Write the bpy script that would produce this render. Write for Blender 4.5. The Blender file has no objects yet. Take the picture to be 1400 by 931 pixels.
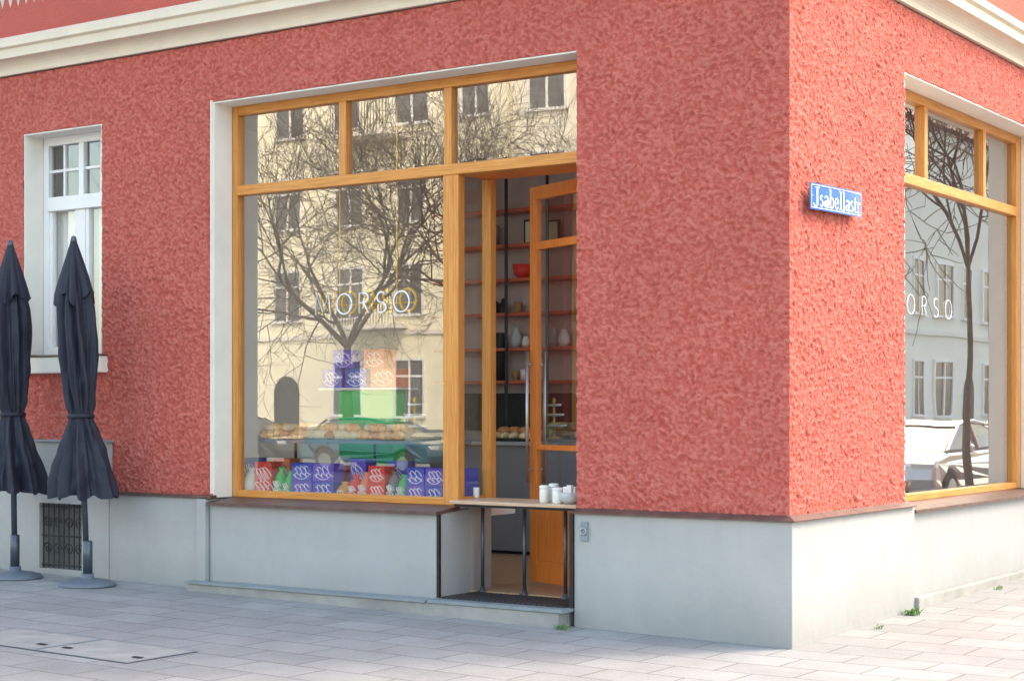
import bpy, bmesh, math, random
from mathutils import Vector, Matrix, noise
R=math.radians; PI=math.pi
random.seed(7)
SC=bpy.context.scene; C=SC.collection

# ------------------------------------------------------------------ materials
MATS={}
def mat(name,col,rough=.6,metal=0.,var=.12,vs=6.,bump=0.,bs=60.,coat=0.,spec=.5,stretch=None,grime=False):
    m=bpy.data.materials.new(name); m.use_nodes=True; n=m.node_tree.nodes; l=m.node_tree.links
    p=n['Principled BSDF']; p.inputs['Roughness'].default_value=rough; p.inputs['Metallic'].default_value=metal
    p.inputs['Coat Weight'].default_value=coat; p.inputs['Specular IOR Level'].default_value=spec
    tc=n.new('ShaderNodeTexCoord'); mp=n.new('ShaderNodeMapping'); l.new(tc.outputs['Object'],mp.inputs[0])
    if stretch: mp.inputs['Scale'].default_value=stretch
    nz=n.new('ShaderNodeTexNoise'); nz.inputs['Scale'].default_value=vs; nz.inputs['Detail'].default_value=3; l.new(mp.outputs[0],nz.inputs['Vector'])
    rp=n.new('ShaderNodeMapRange'); rp.inputs[1].default_value=.25; rp.inputs[2].default_value=.75
    rp.inputs[3].default_value=1-var; rp.inputs[4].default_value=1+var; l.new(nz.outputs[0],rp.inputs[0])
    mx=n.new('ShaderNodeVectorMath'); mx.operation='SCALE'; mx.inputs[0].default_value=col[:3]; l.new(rp.outputs[0],mx.inputs['Scale'])
    out=mx.outputs[0]
    if grime:   # splash dirt rising from the ground and faint run marks
        sx=n.new('ShaderNodeSeparateXYZ'); l.new(tc.outputs['Object'],sx.inputs[0])
        m2=n.new('ShaderNodeMapping'); m2.inputs['Scale'].default_value=(9,9,1.2); l.new(tc.outputs['Object'],m2.inputs[0])
        n2=n.new('ShaderNodeTexNoise'); n2.inputs['Scale'].default_value=1; n2.inputs['Detail'].default_value=5; l.new(m2.outputs[0],n2.inputs['Vector'])
        ad=n.new('ShaderNodeMath'); ad.operation='MULTIPLY_ADD'; ad.inputs[1].default_value=-.35; l.new(n2.outputs[0],ad.inputs[0]); l.new(sx.outputs[2],ad.inputs[2])
        r3=n.new('ShaderNodeMapRange'); r3.inputs[1].default_value=-.15; r3.inputs[2].default_value=.22; r3.inputs[3].default_value=.78; r3.inputs[4].default_value=1.; l.new(ad.outputs[0],r3.inputs[0])
        r4=n.new('ShaderNodeMapRange'); r4.inputs[1].default_value=.3; r4.inputs[2].default_value=.7; r4.inputs[3].default_value=.97; r4.inputs[4].default_value=1.02; l.new(n2.outputs[0],r4.inputs[0])
        mm=n.new('ShaderNodeMath'); mm.operation='MULTIPLY'; l.new(r3.outputs[0],mm.inputs[0]); l.new(r4.outputs[0],mm.inputs[1])
        s2=n.new('ShaderNodeVectorMath'); s2.operation='SCALE'; l.new(out,s2.inputs[0]); l.new(mm.outputs[0],s2.inputs['Scale']); out=s2.outputs[0]
    l.new(out,p.inputs['Base Color'])
    if bump:
        nb=n.new('ShaderNodeTexNoise'); nb.inputs['Scale'].default_value=bs; nb.inputs['Detail'].default_value=2; l.new(mp.outputs[0],nb.inputs['Vector'])
        b=n.new('ShaderNodeBump'); b.inputs['Strength'].default_value=bump; b.inputs['Distance'].default_value=.01
        l.new(nb.outputs[0],b.inputs['Height']); l.new(b.outputs[0],p.inputs['Normal'])
    MATS[name]=m; return m

def stucco(name,lo,col,hi):
    m=bpy.data.materials.new(name); m.use_nodes=True; n=m.node_tree.nodes; l=m.node_tree.links
    p=n['Principled BSDF']; p.inputs['Roughness'].default_value=.85; p.inputs['Specular IOR Level'].default_value=.3
    tc=n.new('ShaderNodeTexCoord')
    a=n.new('ShaderNodeTexNoise'); a.inputs['Scale'].default_value=75; a.inputs['Detail'].default_value=3; a.inputs['Roughness'].default_value=.62; a.inputs['Distortion'].default_value=.4
    l.new(tc.outputs['Object'],a.inputs['Vector'])
    b=n.new('ShaderNodeBump'); b.inputs['Strength'].default_value=1.; b.inputs['Distance'].default_value=.026
    l.new(a.outputs[0],b.inputs['Height']); l.new(b.outputs[0],p.inputs['Normal'])
    big=n.new('ShaderNodeTexNoise'); big.inputs['Scale'].default_value=1.1; big.inputs['Detail'].default_value=5; l.new(tc.outputs['Object'],big.inputs['Vector'])
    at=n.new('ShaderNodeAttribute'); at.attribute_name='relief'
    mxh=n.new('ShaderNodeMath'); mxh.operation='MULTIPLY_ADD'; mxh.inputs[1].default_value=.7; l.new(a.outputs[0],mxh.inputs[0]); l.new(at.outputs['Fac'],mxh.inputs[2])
    cr=n.new('ShaderNodeValToRGB'); e=cr.color_ramp.elements; e[0].position=.42; e[0].color=(*lo,1); e[1].position=1.; e[1].color=(*hi,1)  # ramp over height: crevice shade and lit lump tips painted into the colour
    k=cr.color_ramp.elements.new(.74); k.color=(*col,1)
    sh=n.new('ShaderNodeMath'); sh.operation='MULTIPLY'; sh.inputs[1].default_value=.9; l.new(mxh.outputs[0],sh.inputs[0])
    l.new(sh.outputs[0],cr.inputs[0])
    r2=n.new('ShaderNodeMapRange'); r2.inputs[1].default_value=.3; r2.inputs[2].default_value=.7; r2.inputs[3].default_value=.95; r2.inputs[4].default_value=1.04; l.new(big.outputs[0],r2.inputs[0])
    s=n.new('ShaderNodeVectorMath'); s.operation='SCALE'; l.new(cr.outputs[0],s.inputs[0]); l.new(r2.outputs[0],s.inputs['Scale'])
    l.new(s.outputs[0],p.inputs['Base Color']); MATS[name]=m; return m

def wood(name,c1,c2,axis_scale=(3,3,40),rough=.4):
    m=bpy.data.materials.new(name); m.use_nodes=True; n=m.node_tree.nodes; l=m.node_tree.links
    p=n['Principled BSDF']; p.inputs['Roughness'].default_value=rough
    tc=n.new('ShaderNodeTexCoord'); mp=n.new('ShaderNodeMapping'); mp.inputs['Scale'].default_value=axis_scale
    l.new(tc.outputs['Object'],mp.inputs[0])
    a=n.new('ShaderNodeTexNoise'); a.inputs['Scale'].default_value=3; a.inputs['Detail'].default_value=4; a.inputs['Distortion'].default_value=.5; l.new(mp.outputs[0],a.inputs['Vector'])
    cr=n.new('ShaderNodeValToRGB'); cr.color_ramp.elements[0].position=.3; cr.color_ramp.elements[1].position=.7
    cr.color_ramp.elements[0].color=(*c1,1); cr.color_ramp.elements[1].color=(*c2,1); l.new(a.outputs[0],cr.inputs[0]); l.new(cr.outputs[0],p.inputs['Base Color'])
    MATS[name]=m; return m

def pavers(name,c1,c2,mortar,bw=.5,rh=.34):
    m=bpy.data.materials.new(name); m.use_nodes=True; n=m.node_tree.nodes; l=m.node_tree.links
    p=n['Principled BSDF']; p.inputs['Roughness'].default_value=.75; p.inputs['Specular IOR Level'].default_value=.4
    tc=n.new('ShaderNodeTexCoord')
    br=n.new('ShaderNodeTexBrick'); br.inputs['Scale'].default_value=1; br.inputs['Brick Width'].default_value=bw; br.inputs['Row Height'].default_value=rh
    br.inputs['Mortar Size'].default_value=.006; br.inputs['Mortar Smooth'].default_value=.3; br.inputs['Bias'].default_value=0
    br.inputs['Color1'].default_value=(*c1,1); br.inputs['Color2'].default_value=(*c2,1); br.inputs['Mortar'].default_value=(*mortar,1)
    wn=n.new('ShaderNodeTexNoise'); wn.inputs['Scale'].default_value=1.3; wn.inputs['Detail'].default_value=2; l.new(tc.outputs['Object'],wn.inputs['Vector'])
    ws=n.new('ShaderNodeVectorMath'); ws.operation='SCALE'; ws.inputs['Scale'].default_value=.03; l.new(wn.outputs['Color'],ws.inputs[0])
    wa=n.new('ShaderNodeVectorMath'); wa.operation='ADD'; l.new(tc.outputs['Object'],wa.inputs[0]); l.new(ws.outputs[0],wa.inputs[1]); l.new(wa.outputs[0],br.inputs['Vector'])
    a=n.new('ShaderNodeTexNoise'); a.inputs['Scale'].default_value=1.7; a.inputs['Detail'].default_value=6; a.inputs['Roughness'].default_value=.65; l.new(tc.outputs['Object'],a.inputs['Vector'])
    f=n.new('ShaderNodeTexNoise'); f.inputs['Scale'].default_value=90; f.inputs['Detail'].default_value=2; l.new(tc.outputs['Object'],f.inputs['Vector'])
    r=n.new('ShaderNodeMapRange'); r.inputs[1].default_value=.3; r.inputs[2].default_value=.7; r.inputs[3].default_value=.84; r.inputs[4].default_value=1.10; l.new(a.outputs[0],r.inputs[0])
    rf=n.new('ShaderNodeMapRange'); rf.inputs[1].default_value=.3; rf.inputs[2].default_value=.7; rf.inputs[3].default_value=.88; rf.inputs[4].default_value=1.10; l.new(f.outputs[0],rf.inputs[0])
    mm=n.new('ShaderNodeMath'); mm.operation='MULTIPLY'; l.new(r.outputs[0],mm.inputs[0]); l.new(rf.outputs[0],mm.inputs[1])
    s=n.new('ShaderNodeVectorMath'); s.operation='SCALE'; l.new(br.outputs[0],s.inputs[0]); l.new(mm.outputs[0],s.inputs['Scale']); l.new(s.outputs[0],p.inputs['Base Color'])
    h=n.new('ShaderNodeMath'); h.operation='MULTIPLY_ADD'; h.inputs[1].default_value=-1.; l.new(br.outputs['Fac'],h.inputs[0])
    h2=n.new('ShaderNodeMath'); h2.operation='MULTIPLY'; h2.inputs[1].default_value=.35; l.new(f.outputs[0],h2.inputs[0]); l.new(h2.outputs[0],h.inputs[2])
    b=n.new('ShaderNodeBump'); b.inputs['Strength'].default_value=.7; b.inputs['Distance'].default_value=.006; l.new(h.outputs[0],b.inputs['Height']); l.new(b.outputs[0],p.inputs['Normal'])
    MATS[name]=m; return m

def glass(name,refl,tint=(.99,.995,.99),fr=.4):
    m=bpy.data.materials.new(name); m.use_nodes=True; n=m.node_tree.nodes; l=m.node_tree.links; n.clear()
    o=n.new('ShaderNodeOutputMaterial'); t=n.new('ShaderNodeBsdfTransparent'); t.inputs[0].default_value=(*tint,1)
    g=n.new('ShaderNodeBsdfGlossy'); g.inputs['Roughness'].default_value=.0; g.inputs['Color'].default_value=(.98,.985,.98,1)
    tc=n.new('ShaderNodeTexCoord'); nz=n.new('ShaderNodeTexNoise'); nz.inputs['Scale'].default_value=1.1; nz.inputs['Detail'].default_value=0; l.new(tc.outputs['Object'],nz.inputs['Vector'])
    b=n.new('ShaderNodeBump'); b.inputs['Strength'].default_value=.08; b.inputs['Distance'].default_value=.02; l.new(nz.outputs[0],b.inputs['Height']); l.new(b.outputs[0],g.inputs['Normal'])
    lw=n.new('ShaderNodeLayerWeight'); lw.inputs['Blend'].default_value=.25
    ma=n.new('ShaderNodeMath'); ma.operation='MULTIPLY_ADD'; ma.inputs[1].default_value=fr; ma.inputs[2].default_value=refl; ma.use_clamp=True; l.new(lw.outputs['Fresnel'],ma.inputs[0])
    x=n.new('ShaderNodeMixShader'); l.new(ma.outputs[0],x.inputs[0]); l.new(t.outputs[0],x.inputs[1]); l.new(g.outputs[0],x.inputs[2]); l.new(x.outputs[0],o.inputs[0])
    MATS[name]=m; return m

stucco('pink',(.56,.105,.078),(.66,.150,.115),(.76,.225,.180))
mat('grey_plinth',(.42,.425,.425),.75,var=.06,vs=2.2,bump=.25,bs=14,grime=True)
mat('plinth_dark',(.20,.21,.22),.8,var=.12,vs=3,bump=.3,bs=40)
mat('cream',(.86,.81,.73),.7,var=.05,vs=4,bump=.15,bs=40)
mat('frieze_white',(.60,.50,.46),.8,var=.15,vs=9)
mat('cornice',(.78,.68,.54),.65,var=.06,vs=3,bump=.12,bs=30)
mat('copper_brown',(.14,.085,.075),.45,metal=.3,var=.3,vs=9,bump=.1,bs=30)
mat('concrete',(.33,.325,.31),.85,var=.18,vs=5,bump=.4,bs=60)
mat('sheet_blue',(.24,.28,.31),.5,var=.15,vs=6)
O1,O2=(.56,.205,.032),(.77,.35,.085)
wood('oak_v',O1,O2,(30,30,1.2)); wood('oak_h',O1,O2,(1.2,30,30)); wood('oak_hb',O1,O2,(30,1.2,30))
wood('door_wood',(.66,.16,.022),(.82,.28,.055),(30,30,1.5))
wood('table_wood',(.50,.31,.20),(.72,.52,.38),(2,30,30))
wood('floor_wood',(.36,.22,.13),(.54,.37,.23),(30,2,2),.5)
wood('shelf_wood',(.58,.11,.06),(.68,.18,.10),(2,20,20))
pavers('paving',(.29,.288,.288),(.34,.338,.338),(.16,.158,.155))
mat('asphalt',(.05,.05,.052),.9,var=.2,vs=3,bump=.5,bs=120)
mat('kerb_stone',(.30,.30,.29),.8,var=.15,vs=8,bump=.3,bs=60)
glass('shop_glass',.24); glass('side_pane_glass',.42); glass('small_glass',.16); glass('side_glass',.07)
mat('white_paint',(.88,.88,.88),.4,var=.02)
mat('black_steel',(.035,.037,.042),.45,metal=.6,var=.2,vs=12)
mat('steel',(.55,.56,.57),.3,metal=.95,var=.08)
mat('iron',(.04,.038,.036),.6,metal=.3,var=.3,vs=15)
mat('umbrella_cloth',(.017,.021,.038),.68,var=.2,vs=5,bump=.5,bs=18)
mat('umbrella_base',(.15,.18,.22),.55,metal=.2,var=.15,vs=6)
mat('pole_grey',(.10,.12,.15),.4,metal=.6,var=.1)
mat('plaster',(.88,.88,.86),.85,var=.04,vs=2)
mat('mauve',(.62,.52,.50),.85,var=.12,vs=3)
mat('ceil',(.88,.87,.85),.9,var=.05)
mat('counter_grey',(.30,.31,.33),.5,var=.05,vs=3)
mat('slate',(.03,.03,.032),.6,var=.2)
mat('curtain',(.86,.86,.84),.9,var=.06,vs=20,stretch=(1,1,.05))
mat('sign_blue',(.012,.14,.50),.25,var=.06,coat=.6)
mat('sign_white',(.88,.88,.86),.35,var=.03)
mat('brass',(.95,.58,.06),.35,metal=.1,var=.05)
mat('white_letter',(.97,.97,.95),.4,var=.01)
mat('purple',(.17,.11,.66),.45,var=.08,vs=20); mat('navy',(.06,.10,.60),.45,var=.08)
mat('red',(.86,.06,.045),.45,var=.08,vs=20); mat('orange',(.94,.28,.14),.45,var=.08); mat('amber',(.80,.40,.10),.5,var=.12)
mat('green',(.08,.60,.15),.5,var=.12,vs=10); mat('bright_green',(.05,.66,.18),.6,var=.15,vs=2)
mat('slategrey',(.20,.22,.25),.5,var=.12); mat('pale_pack',(.75,.80,.62),.5,var=.1)
mat('bread',(.86,.50,.19),.6,var=.3,vs=30,bump=.4,bs=50); mat('bread_dark',(.62,.30,.11),.55,var=.35,vs=35,bump=.4,bs=60); mat('bread_pale',(.90,.72,.45),.7,var=.2,vs=30,bump=.3,bs=60)
mat('ceramic',(.84,.84,.82),.25,var=.03,coat=.4); mat('ceramic_grey',(.55,.57,.58),.4,var=.06)
mat('facade_yellow',(.95,.90,.68),.85,var=.05,vs=1); mat('facade_cream',(.93,.88,.72),.85,var=.05,vs=1); mat('facade_pale',(.95,.90,.78),.85,var=.04,vs=1)
mat('roof_tile',(.24,.10,.06),.8,var=.2,vs=5); mat('dark_pane',(.13,.135,.13),.08,var=.6,vs=2)
mat('bark',(.085,.065,.05),.9,var=.3,vs=8)
mat('car_black',(.02,.021,.025),.2,var=.03,coat=1); mat('car_teal',(.01,.085,.12),.25,var=.03,coat=1); mat('car_silver',(.66,.67,.68),.25,metal=.3,var=.03,coat=1); mat('car_white',(.80,.81,.82),.25,var=.02,coat=1)
mat('tyre',(.02,.02,.02),.85,var=.1); mat('lamp_red',(.4,.02,.02),.2); mat('lamp_clear',(.7,.7,.7),.1)
mat('leaf',(.13,.26,.04),.6,var=.3,vs=30)
mat('grate',(.06,.06,.065),.6,metal=.4,var=.2,vs=10)
mat('wicker',(.42,.25,.12),.8,var=.3,vs=60,bump=.6,bs=90)

# ------------------------------------------------------------------ mesh helper
def chain(p):
    v=Vector((0,0,0))
    while p is not None: v+=p.location; p=p.parent
    return v
class MB:
    def __init__(s): s.v=[]; s.f=[]; s.mi=[]; s.cur=0
    def add(s,v,f):
        k=len(s.v); s.v+=[tuple(a) for a in v]; s.f+=[tuple(i+k for i in q) for q in f]; s.mi+=[s.cur]*len(f); return s
    def box(s,x0,x1,y0,y1,z0,z1):
        return s.add([(x0,y0,z0),(x1,y0,z0),(x1,y1,z0),(x0,y1,z0),(x0,y0,z1),(x1,y0,z1),(x1,y1,z1),(x0,y1,z1)],
          [(0,3,2,1),(4,5,6,7),(0,1,5,4),(1,2,6,5),(2,3,7,6),(3,0,4,7)])
    def sb(s,s0,s1,w0,w1,z0,z1): return s.box(-s1,-s0,w0,w1,z0,z1)       # facing street A
    def tb(s,t0,t1,w0,w1,z0,z1): return s.box(-w1,-w0,t0,t1,z0,z1)       # facing street B
    def quad(s,*p): return s.add(p,[(0,1,2,3)])
    def tube(s,pts,r,n=8,cap=True):
        pts=[Vector(p) for p in pts]; rs=r if isinstance(r,(list,tuple)) else [r]*len(pts); vs=[];fs=[]
        u=None
        for i,p in enumerate(pts):
            d=(pts[min(i+1,len(pts)-1)]-pts[max(i-1,0)]).normalized()
            if u is None: u=d.orthogonal().normalized()
            u=(u-d*u.dot(d)); u=u.normalized() if u.length>1e-6 else d.orthogonal().normalized()
            w=d.cross(u)
            for k in range(n):
                a=2*PI*k/n; vs.append(p+(u*math.cos(a)+w*math.sin(a))*rs[i])
        for i in range(len(pts)-1):
            for k in range(n):
                a=i*n+k; b=i*n+(k+1)%n; fs.append((a,b,b+n,a+n))
        if cap: fs.append(tuple(range(n))[::-1]); fs.append(tuple(range((len(pts)-1)*n,len(pts)*n)))
        return s.add(vs,fs)
    def lathe(s,cx,cy,prof,n=24):
        vs=[];fs=[]
        for r,z in prof:
            for k in range(n):
                a=2*PI*k/n; vs.append((cx+max(r,1e-4)*math.cos(a),cy+max(r,1e-4)*math.sin(a),z))
        for i in range(len(prof)-1):
            for k in range(n):
                a=i*n+k;b=i*n+(k+1)%n; fs.append((a,b,b+n,a+n))
        fs.append(tuple(range(n))[::-1]); fs.append(tuple(range((len(prof)-1)*n,len(prof)*n)))
        return s.add(vs,fs)
    def build(s,name,m,parent=None,bev=0,smooth=False,local=False,recalc=True):
        off=Vector((0,0,0)); loc=Vector((0,0,0))
        if parent is not None:
            if not local: off=chain(parent)
        elif not local:
            xs=[v[0] for v in s.v]; ys=[v[1] for v in s.v]; zs=[v[2] for v in s.v]
            off=Vector(((min(xs)+max(xs))/2,(min(ys)+max(ys))/2,min(zs))); loc=off
        me=bpy.data.meshes.new(name); me.from_pydata([(v[0]-off.x,v[1]-off.y,v[2]-off.z) for v in s.v],[],s.f)
        for i,p in enumerate(me.polygons):
            p.material_index=s.mi[i]
            if smooth: p.use_smooth=True
        for q in (m if isinstance(m,(list,tuple)) else [m]): me.materials.append(MATS[q])
        if recalc:
            me.validate()
            bm=bmesh.new(); bm.from_mesh(me); bmesh.ops.recalc_face_normals(bm,faces=bm.faces); bm.to_mesh(me); bm.free()
        o=bpy.data.objects.new(name,me); C.objects.link(o); o.parent=parent; o.location=loc
        if bev:
            b=o.modifiers.new('Bevel','BEVEL'); b.width=bev; b.segments=2; b.limit_method='ANGLE'; b.angle_limit=R(40)
        return o
def tag(o,label=None,cat=None,group=None,kind=None):
    if label: o['label']=label
    if cat: o['category']=cat
    if group: o['group']=group
    if kind: o['kind']=kind
    return o
def empty(name,loc,label,cat,group=None,rz=0):
    o=bpy.data.objects.new(name,None); C.objects.link(o); o.location=loc; o.rotation_euler.z=rz; o.empty_display_size=.2
    return tag(o,label,cat,group)

# ------------------------------------------------------------------ measured layout: s along facade A (west), t along facade B (north), w = depth behind the plinth face
F=2303.; D=10.56; LAT=1.756; CF=.5635; SF=.8261
def SA(x,w):
    k=(x-700)/F; return ((LAT+CF*w)-k*(D+SF*w))/(SF+CF*k)
def ZA(y,s,w): return 1.5+(560-y)*(D+CF*s+SF*w)/F
def TB(x,w):
    k=(x-700)/F; return (k*(D+CF*w)-(LAT-SF*w))/(CF-SF*k)
def gz(x,y): return .0135*max(0,min(8,-x)) if y<=.3 and x<=0 else .018*max(0,min(8,y))

# ================================================================== SETTING
g=MB(); g.quad((-300,-300,-.13),(300,-300,-.13),(300,300,-.13),(-300,300,-.13)); tag(g.build('road','asphalt',local=True),kind='structure')
pv=MB()
def patch(xs,ys,f):
    n=len(ys); vs=[(x,y,f(x,y)) for x in xs for y in ys]
    pv.add(vs,[(i*n+j,(i+1)*n+j,(i+1)*n+j+1,i*n+j+1) for i in range(len(xs)-1) for j in range(n-1)])
fa=lambda x,y:.0135*max(0,min(8,-x)); fb=lambda x,y:.018*max(0,min(8,y))
patch([-60,-8,0,4.18],[-7.88,0],fa); patch([-.35,4.18],[0,8,90],fb); patch([-60,-8,-.35],[0,.3],fa)
tag(pv.build('pavement','paving',local=True),kind='structure')
kb=MB(); kb.box(-60,4.3,-8,-7.88,-.2,.005+0); kb.box(4.18,4.3,-7.88,90,-.2,.15)
kb.v=[(x,y,(z if z<0 else (fa(x,y)+.004 if y<-7 and x<4.1 else (fb(x,y)+.004)))) for x,y,z in kb.v]
tag(kb.build('kerb','kerb_stone',local=True),kind='structure')
f2=MB(); f2.box(-90,60,-70,-25.5,-.2,.0); tag(f2.build('pavement','paving',local=True),kind='structure')
f3=MB(); f3.box(11,50,-8,110,-.2,.0); tag(f3.build('pavement','paving',local=True),kind='structure')

# access cover
ac=empty('access_cover',(-3.62,-2.65,gz(-3.6,-2)),'rectangular paved access cover with steel frame flush in the grey pavement','cover')
x0,x1,y0,y1=-4.45,-2.80,-2.95,-2.36; zc=lambda x:.0135*(-x)
def sheet(mb,a,b,c,d,h): 
    mb.add([(a,c,zc(a)+h),(b,c,zc(b)+h),(b,d,zc(b)+h),(a,d,zc(a)+h)],[(0,1,2,3)])
m=MB(); e=.022
sheet(m,x0,x1,y0,y0+e,.006); sheet(m,x0,x1,y1-e,y1,.006); sheet(m,x0,x0+e,y0+e,y1-e,.006); sheet(m,x1-e,x1,y0+e,y1-e,.006); sheet(m,-3.64,-3.61,y0+e,y1-e,.006); m.build('frame','sheet_blue',ac)
m=MB(); sheet(m,x0+e,-3.64,y0+e,y1-e,.004); sheet(m,-3.61,x1-e,y0+e,y1-e,.004); m.build('infill','concrete',ac)
for hx in (x0+.1,-3.74,-3.51,x1-.1):
    m=MB(); sheet(m,hx-.04,hx+.04,-2.79,-2.75,.009); m.build('lifting_point','iron',ac)

# ================================================================== CORNER BUILDING
B=empty('corner_building',(0,0,0),'pink rough plastered corner building with grey plinth and oak framed shop windows','building')
Zp,Zl=.815,1.245; ZT=3.95; ZC=4.42
WS0,WS1=1.614,5.034; V0,V1=6.318,7.31; VZ0,VZ1=1.98,3.90; T0,T1=1.99,5.345
w=MB(); FB=.057
def wp(s0,s1,z0,z1): w.sb(s0,s1,FB,.39,z0,z1)
wp(.40,WS0,Zp,ZC); wp(WS0,WS1,ZT,ZC); wp(WS1,6.19,Zp,ZC); wp(6.19,V0,Zl,ZC); wp(V0,V1,Zl,1.81); wp(V0,V1,VZ1,ZC); wp(V1,16,Zl,ZC)
w.box(-.40,-FB,FB,T0,Zp,ZC); w.box(-.40,-FB,T0,T1,ZT,ZC); w.box(-.40,-FB,T1,20,Zp,ZC)
# real roughcast relief: grids displaced by noise in front of the wall core; the height is also kept as an attribute (colour paints shade into pits, highlights onto peaks)
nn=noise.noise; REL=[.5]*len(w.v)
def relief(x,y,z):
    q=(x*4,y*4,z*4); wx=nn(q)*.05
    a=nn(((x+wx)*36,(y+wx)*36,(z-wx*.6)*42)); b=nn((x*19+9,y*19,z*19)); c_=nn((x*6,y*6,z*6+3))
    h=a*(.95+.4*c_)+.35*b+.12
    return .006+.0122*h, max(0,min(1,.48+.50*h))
def skin(kind,u0,u1,z0,z1,st=.0088,corner=False):
    nu=max(1,round((u1-u0)/st)); nz=max(1,round((z1-z0)/st)); vs=[]
    for i in range(nu+1):
        u=u0+(u1-u0)*i/nu
        for j in range(nz+1):
            z=z0+(z1-z0)*j/nz
            if kind=='A':
                f,r=relief(-u,.04,z); vs.append((-u+(f if corner and i==0 else 0),.04-f,z))
            else:
                f,r=relief(-.04,u,z); vs.append((-.04+f,u-(f if corner and i==0 else 0),z))
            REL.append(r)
    n=nz+1; q=[(i*n+j,(i+1)*n+j,(i+1)*n+j+1,i*n+j+1) if kind=='B' else (i*n+j,i*n+j+1,(i+1)*n+j+1,(i+1)*n+j) for i in range(nu) for j in range(nz)]
    w.add(vs,q)
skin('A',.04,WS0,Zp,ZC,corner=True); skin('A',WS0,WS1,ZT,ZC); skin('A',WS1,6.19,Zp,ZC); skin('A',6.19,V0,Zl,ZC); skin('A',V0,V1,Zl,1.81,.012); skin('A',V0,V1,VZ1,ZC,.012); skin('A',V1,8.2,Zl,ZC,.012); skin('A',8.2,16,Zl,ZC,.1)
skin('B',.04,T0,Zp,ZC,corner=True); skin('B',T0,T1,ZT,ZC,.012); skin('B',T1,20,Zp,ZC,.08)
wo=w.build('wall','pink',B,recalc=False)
for p in wo.data.polygons:
    if p.area<.02: p.use_smooth=True
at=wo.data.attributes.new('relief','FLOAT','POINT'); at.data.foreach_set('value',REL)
u=MB(); u.box(-16,-.04,.04,20,4.76,13); uo=u.build('upper_wall','pink',B)
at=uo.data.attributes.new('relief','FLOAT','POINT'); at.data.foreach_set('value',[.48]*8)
c=MB(); c.box(-16,-.39,.39,20,4.0,4.42); c.build('ceiling','ceil',B)
def sweep(prof,a_end,b_end,name,m,cap=True):
    mb=MB(); n=len(prof)
    vs=[(-a_end,.04-d,z) for d,z in prof]+[(-.04+d,.04-d,z) for d,z in prof]+[(-.04+d,b_end,z) for d,z in prof]
    fs=[]
    for r in range(2):
        for i in range(n):
            j=(i+1)%n; fs.append((r*n+i,r*n+j,(r+1)*n+j,(r+1)*n+i))
    fs.append(tuple(range(n))); fs.append(tuple(range(2*n,3*n))[::-1])
    mb.add(vs,fs); return mb.build(name,m,B)
cp=[(-.1,4.43),(.04,4.43)]
for i in range(7):
    a=i/6*PI/2; cp.append((.04+.10*(1-math.cos(a)),4.44+.10*math.sin(a)))
cp+=[(.155,4.545),(.155,4.62),(.185,4.635),(.185,4.69),(.05,4.76),(-.1,4.76)]
sweep(cp,16,20,'cornice','cornice')
sweep([(-.02,.795),(.068,.795),(.068,.803),(.004,.834),(-.02,.834)],WS0,T0+.08,'plinth_ledge','copper_brown')
m=MB()
for i in range(46):
    s=6.4+i*.105; z0=5.03; m.add([(-s,.036,z0+.11),(-s-.04,.036,z0),(-s-.08,.036,z0+.11),(-s,.039,z0+.11),(-s-.04,.039,z0),(-s-.08,.039,z0+.11)],[(0,1,2),(5,4,3),(0,3,4,1),(1,4,5,2),(2,5,3,0)])
m.build('zigzag_frieze','frieze_white',B)
# plinth pieces
m=MB(); m.add([(-WS0,0,-.1),(0,0,-.1),(0,T0+.11,-.1),(-.4,T0+.11,-.1),(-.4,.4,-.1),(-WS0,.4,-.1),(-WS0,0,.795),(0,0,.795),(0,T0+.11,.795),(-.4,T0+.11,.795),(-.4,.4,.795),(-WS0,.4,.795)],
  [(0,1,7,6),(1,2,8,7),(2,3,9,8),(3,4,10,9),(4,5,11,10),(5,0,6,11),(6,7,8,9,10,11)]); m.build('plinth','grey_plinth',B,bev=.006)
m=MB(); m.box(-.4,-.035,T0+.11,20,-.1,.765); m.build('plinth','grey_plinth',B,bev=.005)
m=MB(); m.box(-.034,.03,T0+.12,20,-.1,.13); m.build('base_kerb','concrete',B,bev=.008)
m=MB(); m.sb(2.765,WS1,.0,.39,.14,.765); m.build('plinth','grey_plinth',B,bev=.005)
m=MB(); m.sb(2.765,2.80,.391,.66,.14,.79); m.build('plinth','grey_plinth',B)
m=MB(); m.sb(WS1+.01,5.14,-.045,.39,.0,.79); m.build('pilaster','grey_plinth',B,bev=.006)
m=MB(); m.sb(5.14,6.19,.0,.39,-.1,.795); m.build('plinth','grey_plinth',B,bev=.006)
m=MB(); m.sb(5.0,6.19,-.03,.0395,.796,.82); m.build('plinth_ledge','copper_brown',B)
GS0,GS1,GZ0,GZ1=6.517,7.053,.14,.70
m=MB(); m.sb(6.19,GS0,-.01,.39,-.1,1.225); m.sb(GS1,16,-.01,.39,-.1,1.225); m.sb(GS0,GS1,-.01,.39,GZ1,1.225); m.sb(GS0,GS1,-.01,.39,-.1,GZ0); m.build('plinth','grey_plinth',B)
m=MB(); m.sb(6.17,16,-.035,.0395,1.226,1.245); m.build('plinth_ledge','sheet_blue',B)
m=MB(); m.sb(GS0,GS1,.2,.22,GZ0,GZ1); m.build('cellar_opening','plinth_dark',B)
m=MB(); y=.03
for s in [GS0+.01+i*(GS1-GS0-.02)/8 for i in range(9)]: m.tube([(-s,y,GZ0),(-s,y,GZ1)],.006,6)
for z in (GZ0+.03,(GZ0+GZ1)/2,GZ1-.03): m.tube([(-GS0,y-.006,z),(-GS1,y-.006,z)],.008,6)
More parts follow.
